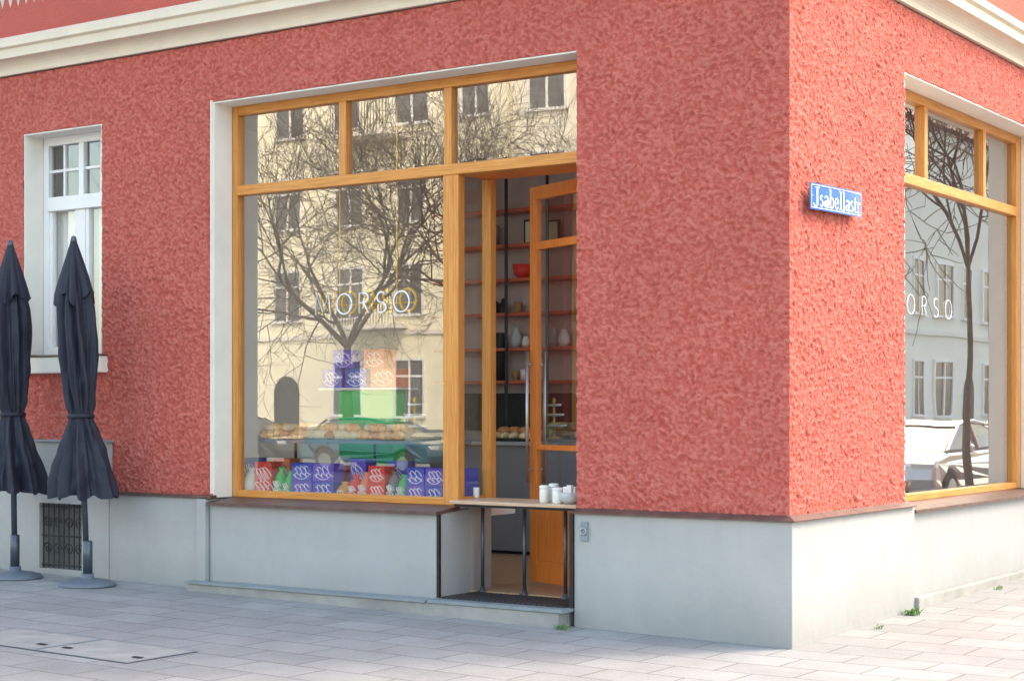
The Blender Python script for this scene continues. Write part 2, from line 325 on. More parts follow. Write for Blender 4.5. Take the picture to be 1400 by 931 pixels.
for cx in (GS0+.13,GS0+.40):
    for cz in (GZ0+.17,GZ1-.17):
        for sg in (1,-1):
            m.tube([(-(cx+sg*(.055-.05*i/22)*math.cos(i*.42)+sg*.06),y-.01,cz+(.055-.05*i/22)*math.sin(i*.42)) for i in range(23)],.006,5)
m.build('cellar_grille','iron',B)
# base slab with door step
m=MB(); m.sb(1.66,5.16,-.13,-.001,-.1,.125); m.sb(1.66,2.765,.0,.39,-.1,.125); m.build('base_slab','concrete',B,bev=.01)
m=MB(); m.sb(2.78,5.17,-.145,-.0005,.126,.142); m.build('slab_cover','sheet_blue',B)
m=MB(); m.sb(1.62,2.765,-.14,.66,.127,.15); m.build('doorstep','sheet_blue',B)
m=MB()
for i in range(24): m.sb(1.68+i*.044,1.68+i*.044+.030,-.04,.55,.152,.162)
m.build('grate','grate',B)
m=MB(); m.sb(2.752,2.775,-.012,.012,.15,.765); m.build('steel_edge','black_steel',B)
m=MB(); m.sb(WS0+.001,WS0+.03,-.014,.01,.15,.80); m.build('steel_edge','black_steel',B)
# reveals
m=MB(); m.sb(WS0,WS1,.037,.33,ZT-.012,ZT-.001); m.sb(WS1-.012,WS1-.0005,.037,.24,.80,ZT-.012); m.sb(WS1,WS1+.014,.018,.039,.83,ZT+.01); m.build('window_reveal','cream',B)
m=MB(); m.sb(V0,V1,.037,.3,VZ1-.012,VZ1-.001); m.sb(V1-.012,V1-.0005,.037,.24,VZ0,VZ1-.012); m.sb(V0+.0005,V0+.012,.037,.24,VZ0,VZ1-.012); m.build('window_reveal','cream',B)
m=MB(); m.tb(T0,T1,.037,.33,ZT-.012,ZT-.001); m.tb(T1-.012,T1-.0005,.037,.24,.80,ZT-.012); m.tb(T0+.0005,T0+.012,.037,.24,.80,ZT-.012); m.build('window_reveal','cream',B)
# ---- shop window on street A
a0,a1=.24,.32
m=MB(); m.sb(4.965,WS1-.013,a0,a1,.80,3.937); m.sb(2.765,2.905,a0,a1,.80,3.22); m.sb(WS0+.001,1.70,a0,a1,.15,3.22)
m.sb(3.835,3.905,a0+.003,a1,3.30,3.865); m.sb(2.83,2.898,a0+.003,a1,3.30,3.865)
m.cur=1; m.sb(WS0+.001,4.965,a0+.002,a1,3.865,3.937); m.sb(WS0+.001,4.965,a0-.006,a1,3.22,3.30); m.sb(2.905,4.965,a0+.002,a1,.80,.855)
fr=m.build('display_window',['oak_v','oak_h'],B,bev=.005)
for s0,s1,z0,z1 in ((2.905,4.965,.855,3.22),(3.905,4.965,3.30,3.865),(2.898,3.835,3.30,3.865),(WS0+.02,2.83,3.30,3.865)):
    q=MB(); q.quad((-s1,.285,z0),(-s0,.285,z0),(-s0,.285,z1),(-s1,.285,z1)); q.build('pane','shop_glass',fr)
m=MB(); m.add([(-5.02,-.05,.768),(-2.75,-.05,.768),(-2.75,.239,.80),(-5.02,.239,.80),(-5.02,-.05,.745),(-2.75,-.05,.745),(-2.75,.239,.766),(-5.02,.239,.766)],[(0,1,2,3),(7,6,5,4),(0,4,5,1),(1,5,6,2),(2,6,7,3),(3,7,4,0)]); m.build('window_sill','copper_brown',fr)
# ---- vestibule
m=MB(); m.sb(2.72,2.80,.585,.66,.79,3.22); m.sb(1.70,1.76,.585,.66,.15,3.22); m.cur=1; m.sb(1.70,2.80,.321,.66,3.222,3.255); m.cur=2; m.sb(2.765,2.80,.321,.584,.80,.86); ve=m.build('door_frame',['oak_v','door_wood','oak_hb'],B,bev=.004)
q=MB(); q.quad((-2.78,.32,.86),(-2.78,.585,.86),(-2.78,.585,3.22),(-2.78,.32,3.22)); q.build('pane','side_glass',ve)
# ---- open door leaf
L=.95; th=R(24)
m=MB(); m.box(0,.095,0,.045,0,3.0); m.box(L-.095,L,0,.045,0,3.0)
for z0,z1 in ((0,.16),(.60,.68),(1.0,1.04),(2.52,2.58),(2.90,3.0)): m.box(.095,L-.095,.001,.044,z0,z1)
m.box(.095,L-.095,.012,.033,.16,.60)
dr=m.build('door','door_wood',B,bev=.004,local=True); dr.location=(-1.765,.665,.195); dr.rotation_euler.z=PI-th
for z0,z1 in ((.68,1.0),(1.04,2.52),(2.58,2.90)):
    q=MB(); q.quad((.095,.022,z0),(L-.095,.022,z0),(L-.095,.022,z1),(.095,.022,z1)); q.build('pane','side_glass',dr,local=True)
for yy in (-.055,.10):
    m=MB(); m.tube([(L-.05,yy,.75),(L-.05,yy,1.75)],.013,10)
    for z in (.85,1.65): m.tube([(L-.05,yy,z),(L-.05,.0225,z)],.009,8)
    m.build('handle','steel',dr,smooth=True,local=True)
# ---- shop window on street B
m=MB(); m.tb(T0+.013,2.06,a0,a1,.80,3.937); m.tb(5.21,T1-.013,a0,a1,.80,3.937); m.tb(2.95,3.02,a0+.003,a1,3.30,3.865); m.tb(4.33,4.40,a0+.003,a1,3.30,3.865)
m.cur=1; m.tb(2.06,5.21,a0+.002,a1,3.865,3.937); m.tb(2.06,5.21,a0-.004,a1,3.22,3.30); m.tb(2.06,5.21,a0+.002,a1,.80,.855); fb_=m.build('display_window',['oak_v','oak_hb'],B,bev=.005)
for s0,s1,z0,z1 in ((2.06,5.21,.855,3.22),(2.06,2.95,3.30,3.865),(3.02,4.33,3.30,3.865),(4.40,5.21,3.30,3.865)):
    q=MB(); q.quad((-.285,s0,z0),(-.285,s1,z0),(-.285,s1,z1),(-.285,s0,z1)); q.build('pane','side_pane_glass',fb_)
m=MB(); m.add([(.01,T0+.12,.768),(.01,6.2,.768),(-.239,6.2,.80),(-.239,T0+.12,.80),(.01,T0+.12,.745),(.01,6.2,.745),(-.239,6.2,.767),(-.239,T0+.12,.767)],[(0,1,2,3),(7,6,5,4),(0,4,5,1),(1,5,6,2),(2,6,7,3),(3,7,4,0)]); m.build('window_sill','copper_brown',fb_)
# ---- small white casement window
m=MB(); b0,b1=.24,.30; ia,ib=V0+.013,V1-.013
m.sb(ib-.065,ib,b0,b1,VZ0,VZ1-.013); m.sb(ia,ia+.065,b0,b1,VZ0,VZ1-.013); m.sb(ia+.065,ib-.065,b0,b1,VZ1-.085,VZ1-.013); m.sb(ia+.065,ib-.065,b0-.02,b1,3.24,3.36); m.sb(ia+.065,ib-.065,b0,b1,VZ0,VZ0+.07)
mid=(ia+ib)/2
m.sb(mid-.05,mid+.05,b0+.004,b1,VZ0+.07,3.24); m.sb(mid-.03,mid+.03,b0+.004,b1,3.36,VZ1-.085)
for sx in ((ia+.065,mid-.05),(mid+.05,ib-.065)):
    m.sb(sx[0],sx[0]+.04,b0+.012,b1,VZ0+.07,3.24); m.sb(sx[1]-.04,sx[1],b0+.012,b1,VZ0+.07,3.24)
    cxx=(sx[0]+sx[1])/2; m.sb(cxx-.012,cxx+.012,b0+.02,b1,3.36,VZ1-.085)
for sx in ((ia+.065,mid-.03),(mid+.03,ib-.065)): m.sb(sx[0],sx[1],b0+.024,b1-.01,3.58,3.605)
cw=m.build('casement_window','white_paint',B,bev=.003)
q=MB(); q.quad((-ib,.28,VZ0+.07),(-ia,.28,VZ0+.07),(-ia,.28,VZ1-.08),(-ib,.28,VZ1-.08)); q.build('pane','small_glass',cw)
m=MB(); m.sb(V0-.07,V1+.07,-.045,.239,1.81,1.95); m.build('window_sill','cream',cw,bev=.012)
m=MB(); m.sb(V0-.075,V1+.075,-.05,.236,1.953,1.965); m.build('sill_flashing','copper_brown',cw)
m=MB(); n=60; vs=[]; 
for i in range(n+1):
    s=ia+(ib-ia)*i/n; vs+=[(-s,.36+.012*math.sin(i*1.3),2.0),(-s,.36+.012*math.sin(i*1.3),3.28)]
m.add(vs,[(2*i,2*i+2,2*i+3,2*i+1) for i in range(n)]); m.build('curtain','curtain',cw,smooth=True)
# ---- interior shell
m=MB(); m.box(-6.0,-.39,.39,6.1,.1,.17); m.build('shop_floor','floor_wood',B)
m=MB(); m.box(-6.1,-5.95,.39,6.1,.17,4.0); m.box(-5.95,-.40,6.0,6.12,.17,4.0); m.box(-7.9,-6.1,2.3,2.4,.9,4.0); m.box(-7.9,-7.8,.39,2.3,.9,4.0); m.box(-7.8,-6.1,.39,2.3,.8,.9); m.build('inner_wall','plaster',B)
m=MB(); m.box(-5.949,-3.3,3.95,4.1,.17,3.99); m.build('shelf_wall','mauve',B)
m=MB(); m.sb(2.81,5.9,.391,1.05,.70,.80); m.build('window_ledge','plaster',B,bev=.004)
m=MB(); m.tb(2.0,5.9,.41,.9,.70,.80); m.build('window_ledge','plaster',B,bev=.004)

# ---- lettering
def strokes(txt,gap=.42):
    el=lambda cx,cy,rx,ry,a0,a1,n=18:[(cx+rx*math.cos(R(a0+(a1-a0)*i/n)),cy+ry*math.sin(R(a0+(a1-a0)*i/n))) for i in range(n+1)]
    G={'M':[[(0,0),(.08,1),(.45,.12),(.82,1),(.90,0)]],'O':[el(.45,.5,.45,.5,0,360,28)],
       'R':[[(0.05,0),(0.05,1),(.3,1)]+el(.3,.76,.27,.24,90,-90,10)+[(.05,.52)],[(.3,.52),(.6,0)]],
       'S':[el(.32,.75,.26,.25,50,270,12)+el(.32,.25,.28,.25,90,-140,12)]}
    Wd={'M':.9,'O':.9,'R':.62,'S':.62}; x=0; out=[]
    for ch in txt:
        for st in G[ch]: out.append((ch,[(x+a,b) for a,b in st]))
        x+=Wd[ch]+gap
    return out,x-gap
def letters(name,place,h,width,m,parent,r,gap=.42):
    st,wd=strokes('MORSO',gap)
    mb=MB()
    for ch,s in st: mb.tube([place(a/wd*width,b*h) for a,b in s],r,6)
    return mb.build(name,m,parent,smooth=True)
sL,sR=SA(432,.28),SA(560,.28); 
letters('window_lettering',lambda a,b:(-sL+a,.275,2.235+b),.155,sL-sR,'white_letter',B,.0068)['label']='thin white capital letters across the large pane'
letters('window_lettering',lambda a,b:(-.277,2.36+a,2.235+b),.15,1.29,'white_letter',B,.0038,.9)['label']='thin white capital letters across the side street pane'
HW=.42; hs=empty('hanging_sign',(-3.6,HW,2.22),'brass letter sign hung on two thin wires behind the large shop window','sign')
sl2=SA(438,HW); letters('letter_row',lambda a,b:(-sl2+a,HW,2.248+b),.17,SA(438,HW)-SA(569,HW),'brass',hs,.013)
m=MB(); m.tube([(-SA(438,HW),HW+.014,2.315),(-SA(569,HW),HW+.014,2.315)],.006,6); m.build('rail','brass',hs)
for x in (463,541):
    s=SA(x,HW); m=MB(); m.tube([(-s,HW+.014,2.315),(-s,HW+.014,4.0)],.006,6); m.build('wire','brass',hs)

# ================================================================== STREET SIGN
t0,t1=TB(1108,-.02),TB(1178,-.02); zc0=2.875
sg=empty('street_sign',(.0,(t0+t1)/2,zc0-.09),'blue enamel street name sign with white letters on the rough pink wall near the corner','sign')
m=MB(); n=20; vs=[]; 
def sx_(i): 
    a=abs(i/n-.5)*2; return .028-.010*a**3
for i in range(n+1):
    t=t0+(t1-t0)*i/n; x=sx_(i); z=zc0+.02*(i/n-.5)
    vs+=[(x,t,z-.085),(x,t,z+.085),(x-.004,t,z-.085),(x-.004,t,z+.085)]
fs=[]
for i in range(n):
    a=4*i; b=a+4; fs+=[(a,b,b+1,a+1),(a+2,a+3,b+3,b+2),(a+1,b+1,b+3,a+3),(a,a+2,b+2,b)]
fs+=[(0,1,3,2),(4*n,4*n+2,4*n+3,4*n+1)]
m.add(vs,fs); m.build('plate','sign_blue',sg)
def px_at(u): # u 0..1
    i=u*n; return Vector((sx_(i),t0+(t1-t0)*u,zc0+.02*(u-.5)))
m=MB()
for dz in (-.073,.073): m.tube([px_at(.02+.96*i/20)+Vector((.001,0,dz)) for i in range(21)],.0025,5)
for u in (.02,.98): m.tube([px_at(u)+Vector((.001,0,-.073)),px_at(u)+Vector((.001,0,.073))],.0025,5)
m.build('border','sign_white',sg)
TK,TN=.115,.042
def rect(x0,x1,y0,y1): return ('q',[(x0,y0),(x1,y0),(x1,y1),(x0,y1)])
def arc(cx,cy,rx,ry,a0,a1,n=14):
    o=[];i_=[]
    for i in range(n+1):
        a=R(a0+(a1-a0)*i/n); t=TN+(TK-TN)*abs(math.cos(a))
        o.append((cx+(rx)*math.cos(a),cy+(ry)*math.sin(a))); i_.append((cx+(rx-t)*math.cos(a),cy+(ry-t)*math.sin(a)))
    return ('s',o,i_)
def serif(x,y,w_=.15): return rect(x-w_,x+w_,y,y+.05)
GL={'J':([rect(.26,.39,.12,.97),serif(.32,.95,.20),arc(.19,.14,.20,.19,-180,0)],.52),
 's':([arc(.17,.47,.155,.145,40,270),arc(.17,.185,.165,.185,90,-150)],.38),
 'a':([rect(.29,.29+TK,.03,.48),arc(.17,.18,.17,.18,0,360,20),arc(.22,.45,.185,.17,0,160),serif(.38,0,.08)],.48),
 'b':([rect(.05,.05+TK,.0,1),arc(.24,.29,.22,.30,-180,180,22),serif(.06,.95,.08)],.50),
 'e':([arc(.21,.30,.21,.31,0,325,22),rect(.05,.38,.28,.33)],.45),
 'l':([rect(.08,.08+TK,.0,1),serif(.09,.95,.09),serif(.137,0,.13)],.31),
 't':([rect(.08,.08+TK,.06,.82),rect(0,.32,.55,.61),arc(.21,.12,.13,.12,180,330)],.35),
 'r':([rect(.08,.08+TK,.0,.6),serif(.137,0,.13),serif(.09,.56,.09),arc(.27,.44,.14,.16,20,160)],.42)}
m=MB(); word='Jsabellastr'; TWd=sum(GL[c][1] for c in word); cx=0
def put(p):
    u=.05+.925*(cx+p[0])/TWd; q=px_at(u); return (q.x+.0018,q.y,q.z+(p[1]-.5)*.124)
for ch in word:
    for g_ in GL[ch][0]:
        if g_[0]=='q': m.add([put(p) for p in g_[1]],[(0,1,2,3)])
        else:
            k=len(g_[1]); m.add([put(p) for p in g_[1]+g_[2]],[(i,i+1,i+1+k,i+k) for i in range(k-1)])
    cx+=GL[ch][1]
m.v=[(x+.00005*(i//4%7),y,z) for i,(x,y,z) in enumerate(m.v)]
m.build('lettering','sign_white',sg)
for u in (.035,.965):
    p=px_at(u); m=MB(); m.tube([(p.x+.001,p.y,p.z),(p.x+.005,p.y,p.z)],.005,8); m.tube([(p.x-.003,p.y,p.z),(-.05,p.y,p.z)],.005,6); m.build('screw','steel',sg)

# lock plate on plinth
s=SA(800,0); kz=ZA(726,s,0)
kp=empty('wall_lock_box',(-s,0,kz-.06),'small grey metal lock fitting with ring on the grey plinth right of the doorway','lock box')
m=MB(); m.sb(s-.028,s+.028,-.018,0,kz-.065,kz+.065); m.build('plate','sheet_blue',kp,bev=.004)
m=MB(); m.tube([(-s+.022*math.cos(i*PI/8),-.026,kz+.022*math.sin(i*PI/8)) for i in range(17)],.004,6); m.build('ring','steel',kp,smooth=True)

# ================================================================== UMBRELLAS
def umbrella(px_top,bx,by,label,seed,lean):
    z0=gz(bx,by); U=empty('patio_umbrella',(bx,by,z0),label,'umbrella','closed navy umbrellas along the facade')
    m=MB(); m.lathe(bx,by,[(.225,z0),(.228,z0+.012),(.21,z0+.03),(.15,z0+.05),(.07,z0+.062),(.05,z0+.068),(.048,z0+.10)],40); m.build('base','umbrella_base',U,smooth=True)
    m=MB(); m.lathe(bx,by,[(.038,z0+.10),(.038,z0+.36),(.03,z0+.365)],16); m.build('socket','pole_grey',U,smooth=True)
    ax=lambda z:(bx+lean*max(0,(z-z0))/2.8,by)
    m=MB(); m.tube([(ax(z)[0],by,z) for z in (z0+.30,1.5,2.86)],.024,12); m.build('pole','pole_grey',U,smooth=True)
    rnd=random.Random(seed); ph=[rnd.uniform(0,6) for _ in range(6)]
    Rz=[(.80,.236),(.90,.226),(1.0,.205),(1.15,.165),(1.3,.120),(1.40,.095),(1.45,.092),(1.52,.105),(1.7,.122),(2.0,.132),(2.3,.128),(2.46,.100),(2.6,.068),(2.75,.040),(2.83,.024)]
    def rad(z):
        for (a,ra),(b,rb) in zip(Rz,Rz[1:]):
            if z<=b: 
                t=max(0,(z-a)/(b-a)); t=t*t*(3-2*t)*.5+t*.5; return ra+(rb-ra)*t
        return .03
    nz,na=110,208; vs=[];fs=[]
    for i in range(nz+1):
        z=.78+(2.83-.78)*i/nz
        for k in range(na):
            a=2*PI*k/na
            tw=a+.5*(z-1.4)*(.6)+.1*math.sin(3*z+ph[0])
            pinch=min(1,abs(z-1.43)/.12); am=.22*(.35+.65*pinch)*(1 if z<2.5 else max(.25,(2.83-z)/.33))
            s8=math.sin(8*tw+ph[1]); s8=math.copysign(abs(s8)**.8,s8)
            wr=nn((math.cos(a)*2.2+seed,math.sin(a)*2.2,z*4.))*.13+nn((math.cos(a)*5,math.sin(a)*5+seed,z*9.))*.06
            f=.97+am*s8*.8+am*.4*math.sin(13*tw+ph[2]+z*1.5)+.05*math.sin(19*a+ph[3]+2*z)+.025*math.sin(31*a+5*z)+wr
            hem=-.018*math.sin(8*tw+ph[1])+wr*.15 if i==0 else 0
            r=rad(z)*f; cx,cy=ax(z); vs.append((cx+r*math.cos(a),cy+r*math.sin(a),z+z0-.06+hem))
    for i in range(nz):
        for k in range(na):
            p=i*na+k;q=i*na+(k+1)%na; fs.append((p,q,q+na,p+na))
    m=MB(); m.add(vs,fs); m.build('canopy','umbrella_cloth',U,smooth=True)
    vs=[];fs=[]; N=14
    for i in range(N+1):
        z=2.38+.48*i/N
        for k in range(na):
            a=2*PI*k/na; am=.20*(1-i/N); r=(.116*(1-(i/N)**1.3)+.020)*(1+am*math.sin(8*a+ph[2])+am*.6*math.sin(5*a+ph[5])+am*.3*math.sin(17*a))
            cx,cy=ax(z); vs.append((cx+r*math.cos(a),cy+r*math.sin(a),z+z0-.06+(.05*math.sin(4*a+ph[0])+.02*math.sin(9*a) if i==0 else 0)))
    for i in range(N):
        for k in range(na):
            p=i*na+k;q=i*na+(k+1)%na; fs.append((p,q,q+na,p+na))
    fs.append(tuple(range(N*na,(N+1)*na))); m=MB(); m.add(vs,fs); m.build('top_flap','umbrella_cloth',U,smooth=True)
    m=MB(); cx,cy=ax(1.40); m.lathe(cx,cy,[(.098,1.40+z0-.05),(.108,1.405+z0-.05),(.108,1.43+z0-.05),(.098,1.435+z0-.05)],32); m.build('strap','umbrella_cloth',U,smooth=True)
    m=MB(); cx,cy=ax(2.86); m.lathe(cx,cy,[(.024,2.77+z0),(.027,2.79+z0),(.02,2.82+z0),(.004,2.83+z0)],16); m.build('finial','pole_grey',U,smooth=True)
umbrella(97,-5.98,-.42,'closed navy umbrella standing nearer the shop window, right one of the pair',3,-.17)
umbrella(8,-6.87,-.42,'closed navy umbrella cut off by the left edge, in front of the white window',11,-.06)

# ================================================================== SERVICE TABLE AND WHAT IS ON IT
zt=.845
T=empty('service_table',(-2.2,.35,.162),'narrow wooden plank table on steel pipe legs across the open doorway','table')
m=MB(); 
for i in range(5): m.sb(1.66,2.745,.10+i*.1,.197+i*.1,zt-.025,zt)
m.build('tabletop','table_wood',T,bev=.003)
for w_ in (.14,.52):
    m=MB(); m.sb(1.68,2.73,w_,w_+.02,zt-.045,zt-.0255); m.build('support_rail','black_steel',T)
for s,w_ in ((1.90,.34),(2.29,.40),(2.66,.40)):
    m=MB(); m.tube([(-s,w_,.162),(-s,w_,zt-.03)],.014,12); m.build('leg','pole_grey',T,smooth=True)
    m=MB(); m.lathe(-s,w_,[(.038,.162),(.038,.172),(.02,.176),(.02,.20)],16); m.build('foot','pole_grey',T,smooth=True)
def jar(px,w_,hh,r,label,group=None,matn='ceramic',name='jar'):
    s=SA(px,w_); m=MB(); m.lathe(-s,w_,[(r*.85,zt),(r,zt+.01),(r,zt+hh*.75),(r*.95,zt+hh*.8)],20); o=tag(m.build(name,matn,smooth=True),label,name,group)
    m=MB(); m.lathe(-s,w_,[(r*1.02,zt+hh*.8),(r*1.05,zt+hh*.84),(r*1.0,zt+hh*.96),(r*.7,zt+hh)],20); m.build('lid',matn,o,smooth=True)
jar(744,.22,.125,.034,'white lidded jar at the left of the jars on the doorway table')
jar(757,.30,.135,.036,'white lidded jar in the middle of the jars on the doorway table')
jar(762,.17,.115,.036,'white lidded jar in front on the doorway table beside the bowl')
s=SA(779,.2); m=MB(); m.lathe(-s,.2,[(.04,zt),(.075,zt+.03),(.085,zt+.075),(.08,zt+.08),(.07,zt+.035),(.03,zt+.012)],28); bw=tag(m.build('bowl','ceramic_grey',smooth=True),'grey bowl of folded napkins on the right end of the doorway table','bowl')
m=MB()
for i in range(6): 
    a=i*1.05; m.box(-s+.03*math.cos(a)-.02,-s+.03*math.cos(a)+.02,.2+.03*math.sin(a)-.012,.2+.03*math.sin(a)+.012,zt+.04,zt+.11+.01*(i%3))
m.build('napkin','ceramic',bw,bev=.004)
jar(641,.50,.09,.026,'small white cup at the back left of the doorway table, left one',name='cup')
jar(651,.47,.08,.024,'small white cup at the back left of the doorway table, right one',name='cup')

# ================================================================== WINDOW GOODS
def squiggle(mb,P,w_,h_,seed,r=.004):
    rd=random.Random(seed); rows=2
    for q in range(rows):
        f=rd.uniform(2.5,3.6); amp=h_*.17; n=44; pts=[]
        for i in range(n+1):
            t=i/n; x=(t-.5)*w_*(.66+.15*q)+amp*.8*math.sin(2*PI*f*t); z=h_*(.17-.34*q)+amp*math.cos(2*PI*f*t+1)*(1-.3*q)+h_*.08*(t-.5)
            pts.append(P(x,z))
        mb.tube(pts,r,5)
    n=26; mb.tube([P(w_*.40*math.cos(R(200+140*i/n)),h_*.40*math.sin(R(200+140*i/n))) for i in range(n+1)],r*.8,5)
def gbox(xa,xb,w_,z0,hh,colr,label,dep=.13,seed=1,emb=True,rot=0,group=None):
    s0,s1=SA(xb,w_)+.002,SA(xa,w_)-.002; m=MB(); m.sb(s0,s1,w_,w_+dep,z0,z0+hh)
    o=tag(m.build('gift_box',colr,bev=.004),label,'box',group)
    if emb:
        cx,cz=-(s0+s1)/2,z0+hh/2; e=MB(); squiggle(e,lambda x,z:(cx+x,w_-.001,cz+z),(s1-s0),hh,seed); e.build('emblem','white_letter',o)
    m=MB(); m.sb(s0-.001,s1+.001,w_-.003,w_+dep+.003,z0+hh+.0005,z0+hh+.005); m.build('lid',colr,o)
    return o
def gbag(xa,xb,w_,z0,hh,colr,label,seed=1,group=None):
    s0,s1=SA(xb,w_)+.002,SA(xa,w_)-.002; cx=-(s0+s1)/2; W=(s1-s0)/2; m=MB(); n=20; vs=[];fs=[]
    prof=[(.80,1.,0),(.98,1.1,.12),(1,1.15,.35),(.95,.95,.6),(.75,.55,.78),(.35,.3,.86),(.55,.25,.93),(.8,.15,1.)]
    for a_,b_,z in prof:
        for k in range(n):
            a=2*PI*k/n; c_,s_=math.cos(a),math.sin(a); vs.append((cx+W*a_*math.copysign(abs(c_)**.7,c_),w_+.06+.055*b_*math.copysign(abs(s_)**.7,s_),z0+hh*z))
    for i in range(len(prof)-1):
        for k in range(n): 
            p=i*n+k;q=i*n+(k+1)%n; fs.append((p,q,q+n,p+n))
    fs.append(tuple(range(n))[::-1]); fs.append(tuple(range((len(prof)-1)*n,len(prof)*n))); m.add(vs,fs)
    o=tag(m.build('gift_bag',colr,smooth=True),label,'bag',group)
    e=MB(); squiggle(e,lambda x,z:(cx+x,w_-.006,z0+hh*.36+z),2*W*.9,hh*.55,seed,.0032); e.build('emblem','white_letter',o); return o
Z0=.80; W_=.34
gbag(330,346,W_,Z0,.23,'pale_pack','pale wrapped bag at the far left of the goods in the shop window',3)
gbox(348,371,W_,Z0,.275,'red','tall red box with white emblem near the left end of the window goods',seed=5)
gbag(372,385,W_,Z0,.24,'green','green wrapped bag right beside the tall red box, left one of two',seed=6)
gbag(385,397,W_,Z0,.21,'green','green wrapped bag next to the purple boxes, right one of two',seed=7)
k=0
for a,b,nm in ((398,426,'left'),(427,456,'right')):
    for j,lv in enumerate(('bottom','top')):
        gbox(a,b,W_,Z0+j*.140,.134,('purple','navy')[(j+k//2)%2],'%s box, %s %s of the four left of the red toy house'%(('purple','navy')[(j+k//2)%2],lv,nm),seed=10+k); k+=1
gbag(457,474,W_,Z0,.14,'amber','amber orange bag lying in front of the red toy house',seed=21)
gbag(474,488,W_,Z0,.20,'red','small red bag between the toy house and the second red box, left one',seed=22)
gbag(488,502,W_,Z0,.22,'orange','small orange red bag between the toy house and the second red box, right one',seed=23)
gbox(503,526,W_,Z0,.134,'red','red box at the bottom of the stack beside the dark grey bag',seed=24); gbox(503,526,W_,Z0+.140,.125,'red','red box on top of the stack beside the dark grey bag',seed=25)
gbag(527,540,W_,Z0,.23,'slategrey','dark grey bag with white print beside the second red box stack',seed=26)
gbag(540,554,W_,Z0,.21,'green','green bag with white print beside the right purple and navy boxes',seed=27)
k=0
for a,b,nm in ((555,580,'left'),(581,606,'right')):
    for j,lv in enumerate(('bottom','top')):
        gbox(a,b,W_,Z0+j*.133,.127,('purple','navy')[(j+k)%2],'%s box, %s %s of the four at the right end of the big window'%(('purple','navy')[(j+k)%2],lv,nm),seed=30+2*k+j)
    k+=1
gbox(628,641,.45,Z0,.26,'navy','narrow navy box standing behind the narrow side pane',seed=40,emb=False)
for i,(a,b,cl,hh,lb) in enumerate(((334,350,'navy',.30,'navy box in the second row behind the pale bag'),(374,396,'orange',.30,'orange red box in the second row behind the green bags'),(478,500,'purple',.31,'purple box in the second row behind the small red bags'),(530,553,'navy',.30,'navy box in the second row behind the grey and green bags'))):
    gbox(a,b,.52,Z0,hh,cl,lb,seed=70+i)
s=SA(465,.56); m=MB(); m.sb(s-.055,s+.055,.56,.66,Z0,Z0+.26); o=tag(m.build('toy_house','red',bev=.003),'small red toy house box with white gable among the window goods','toy house')
m=MB(); zz=Z0+.261; m.add([(-s-.075,.55,zz),(-s+.075,.55,zz),(-s,.55,zz+.07),(-s-.075,.67,zz),(-s+.075,.67,zz),(-s,.67,zz+.07)],[(0,1,2),(5,4,3),(0,3,4,1),(1,4,5,2),(2,5,3,0)]); m.build('roof','ceramic',o)
m=MB(); m.sb(s-.025,s+.025,.554,.559,Z0+.16,Z0+.23); m.build('window','ceramic',o)
PW=.86; s0,s1=SA(546,PW),SA(437,PW); zp=ZA(530,(s0+s1)/2,PW)
P=empty('display_pedestal',(-(s0+s1)/2,PW+.1,.80),'green display pedestal carrying the pyramid of gift boxes','pedestal')
c0,c1=SA(536,PW),SA(462,PW)
m=MB(); m.sb(c0,c1,PW+.01,PW+.17,.801,zp-.02); m.build('column','bright_green',P,bev=.005)
m=MB(); m.sb(s0,s1,PW-.02,PW+.24,zp-.02,zp); m.build('top','plaster',P,bev=.004)
hb=.148
for a,b,lv,cl,lb in ((440,466,0,'purple','purple box at the bottom left of the pyramid on the green pedestal'),(471,501,0,'navy','navy box at the bottom middle of the pyramid on the green pedestal'),(506,541,0,'orange','orange red box at the bottom right of the pyramid on the green pedestal'),
    (455,483,1,'purple','purple box on the upper row of the pyramid, left'),(497,525,1,'orange','orange red box on the upper row of the pyramid, right')):
    gbox(a,b,PW,zp+lv*(hb+.008),hb,cl,lb,dep=.18,seed=50+a)
s0,s1=SA(606,.42),SA(358,.42); zs=1.265
S=empty('pastry_shelf',(-(s0+s1)/2,.65,.80),'long slate grey shelf board full of pastries behind the shop window','shelf')
m=MB(); m.sb(s0,s1,.38,.78,zs-.03,zs); m.build('shelf_board','slategrey',S,bev=.004)
for s in (s0+.08,(s0+s1)/2,s1-.08):
    m=MB(); m.tube([(-s,.74,.80),(-s,.74,zs-.03)],.012,8); m.build('leg','black_steel',S)
def croissant(kind):
    m=MB(); n=26; pts=[];rs=[]
    for i in range(n+1):
        t=i/n; a=R(200+140*t)*1.0; pts.append((.062*math.cos(a),.05*math.sin(a)+.03,.026+.006*math.sin(PI*t))); rs.append(.006+.028*math.sin(PI*t)**.7*(1+.13*(1 if (i//3)%2 else -.6)))
    m.tube(pts,rs,10); return m
def bun():
    m=MB(); m.lathe(0,0,[(.03,0),(.05,.008),(.056,.022),(.05,.04),(.034,.052),(.012,.057)],18); return m
def loaf():
    m=MB(); pts=[(-.09+.18*i/12,0,.028) for i in range(13)]; m.tube(pts,[.008+.024*math.sin(PI*i/12)**.45*(1+.07*(i%2)) for i in range(13)],10); return m
protos={}
def pastry(kind,x,y,z,rz,label,group,sc=1.):
    if kind not in protos:
        mb,mt={'croissant':(croissant(0),'bread'),'bun':(bun(),'bread_dark'),'roll':(loaf(),'bread_pale')}[kind]
        o=mb.build(kind,mt,local=True,smooth=True); protos[kind]=o
    else: o=protos[kind].copy(); C.objects.link(o)
    o.location=(x,y,z); o.rotation_euler.z=rz; o.scale=(sc,sc,sc); return tag(o,label,'pastry',group)
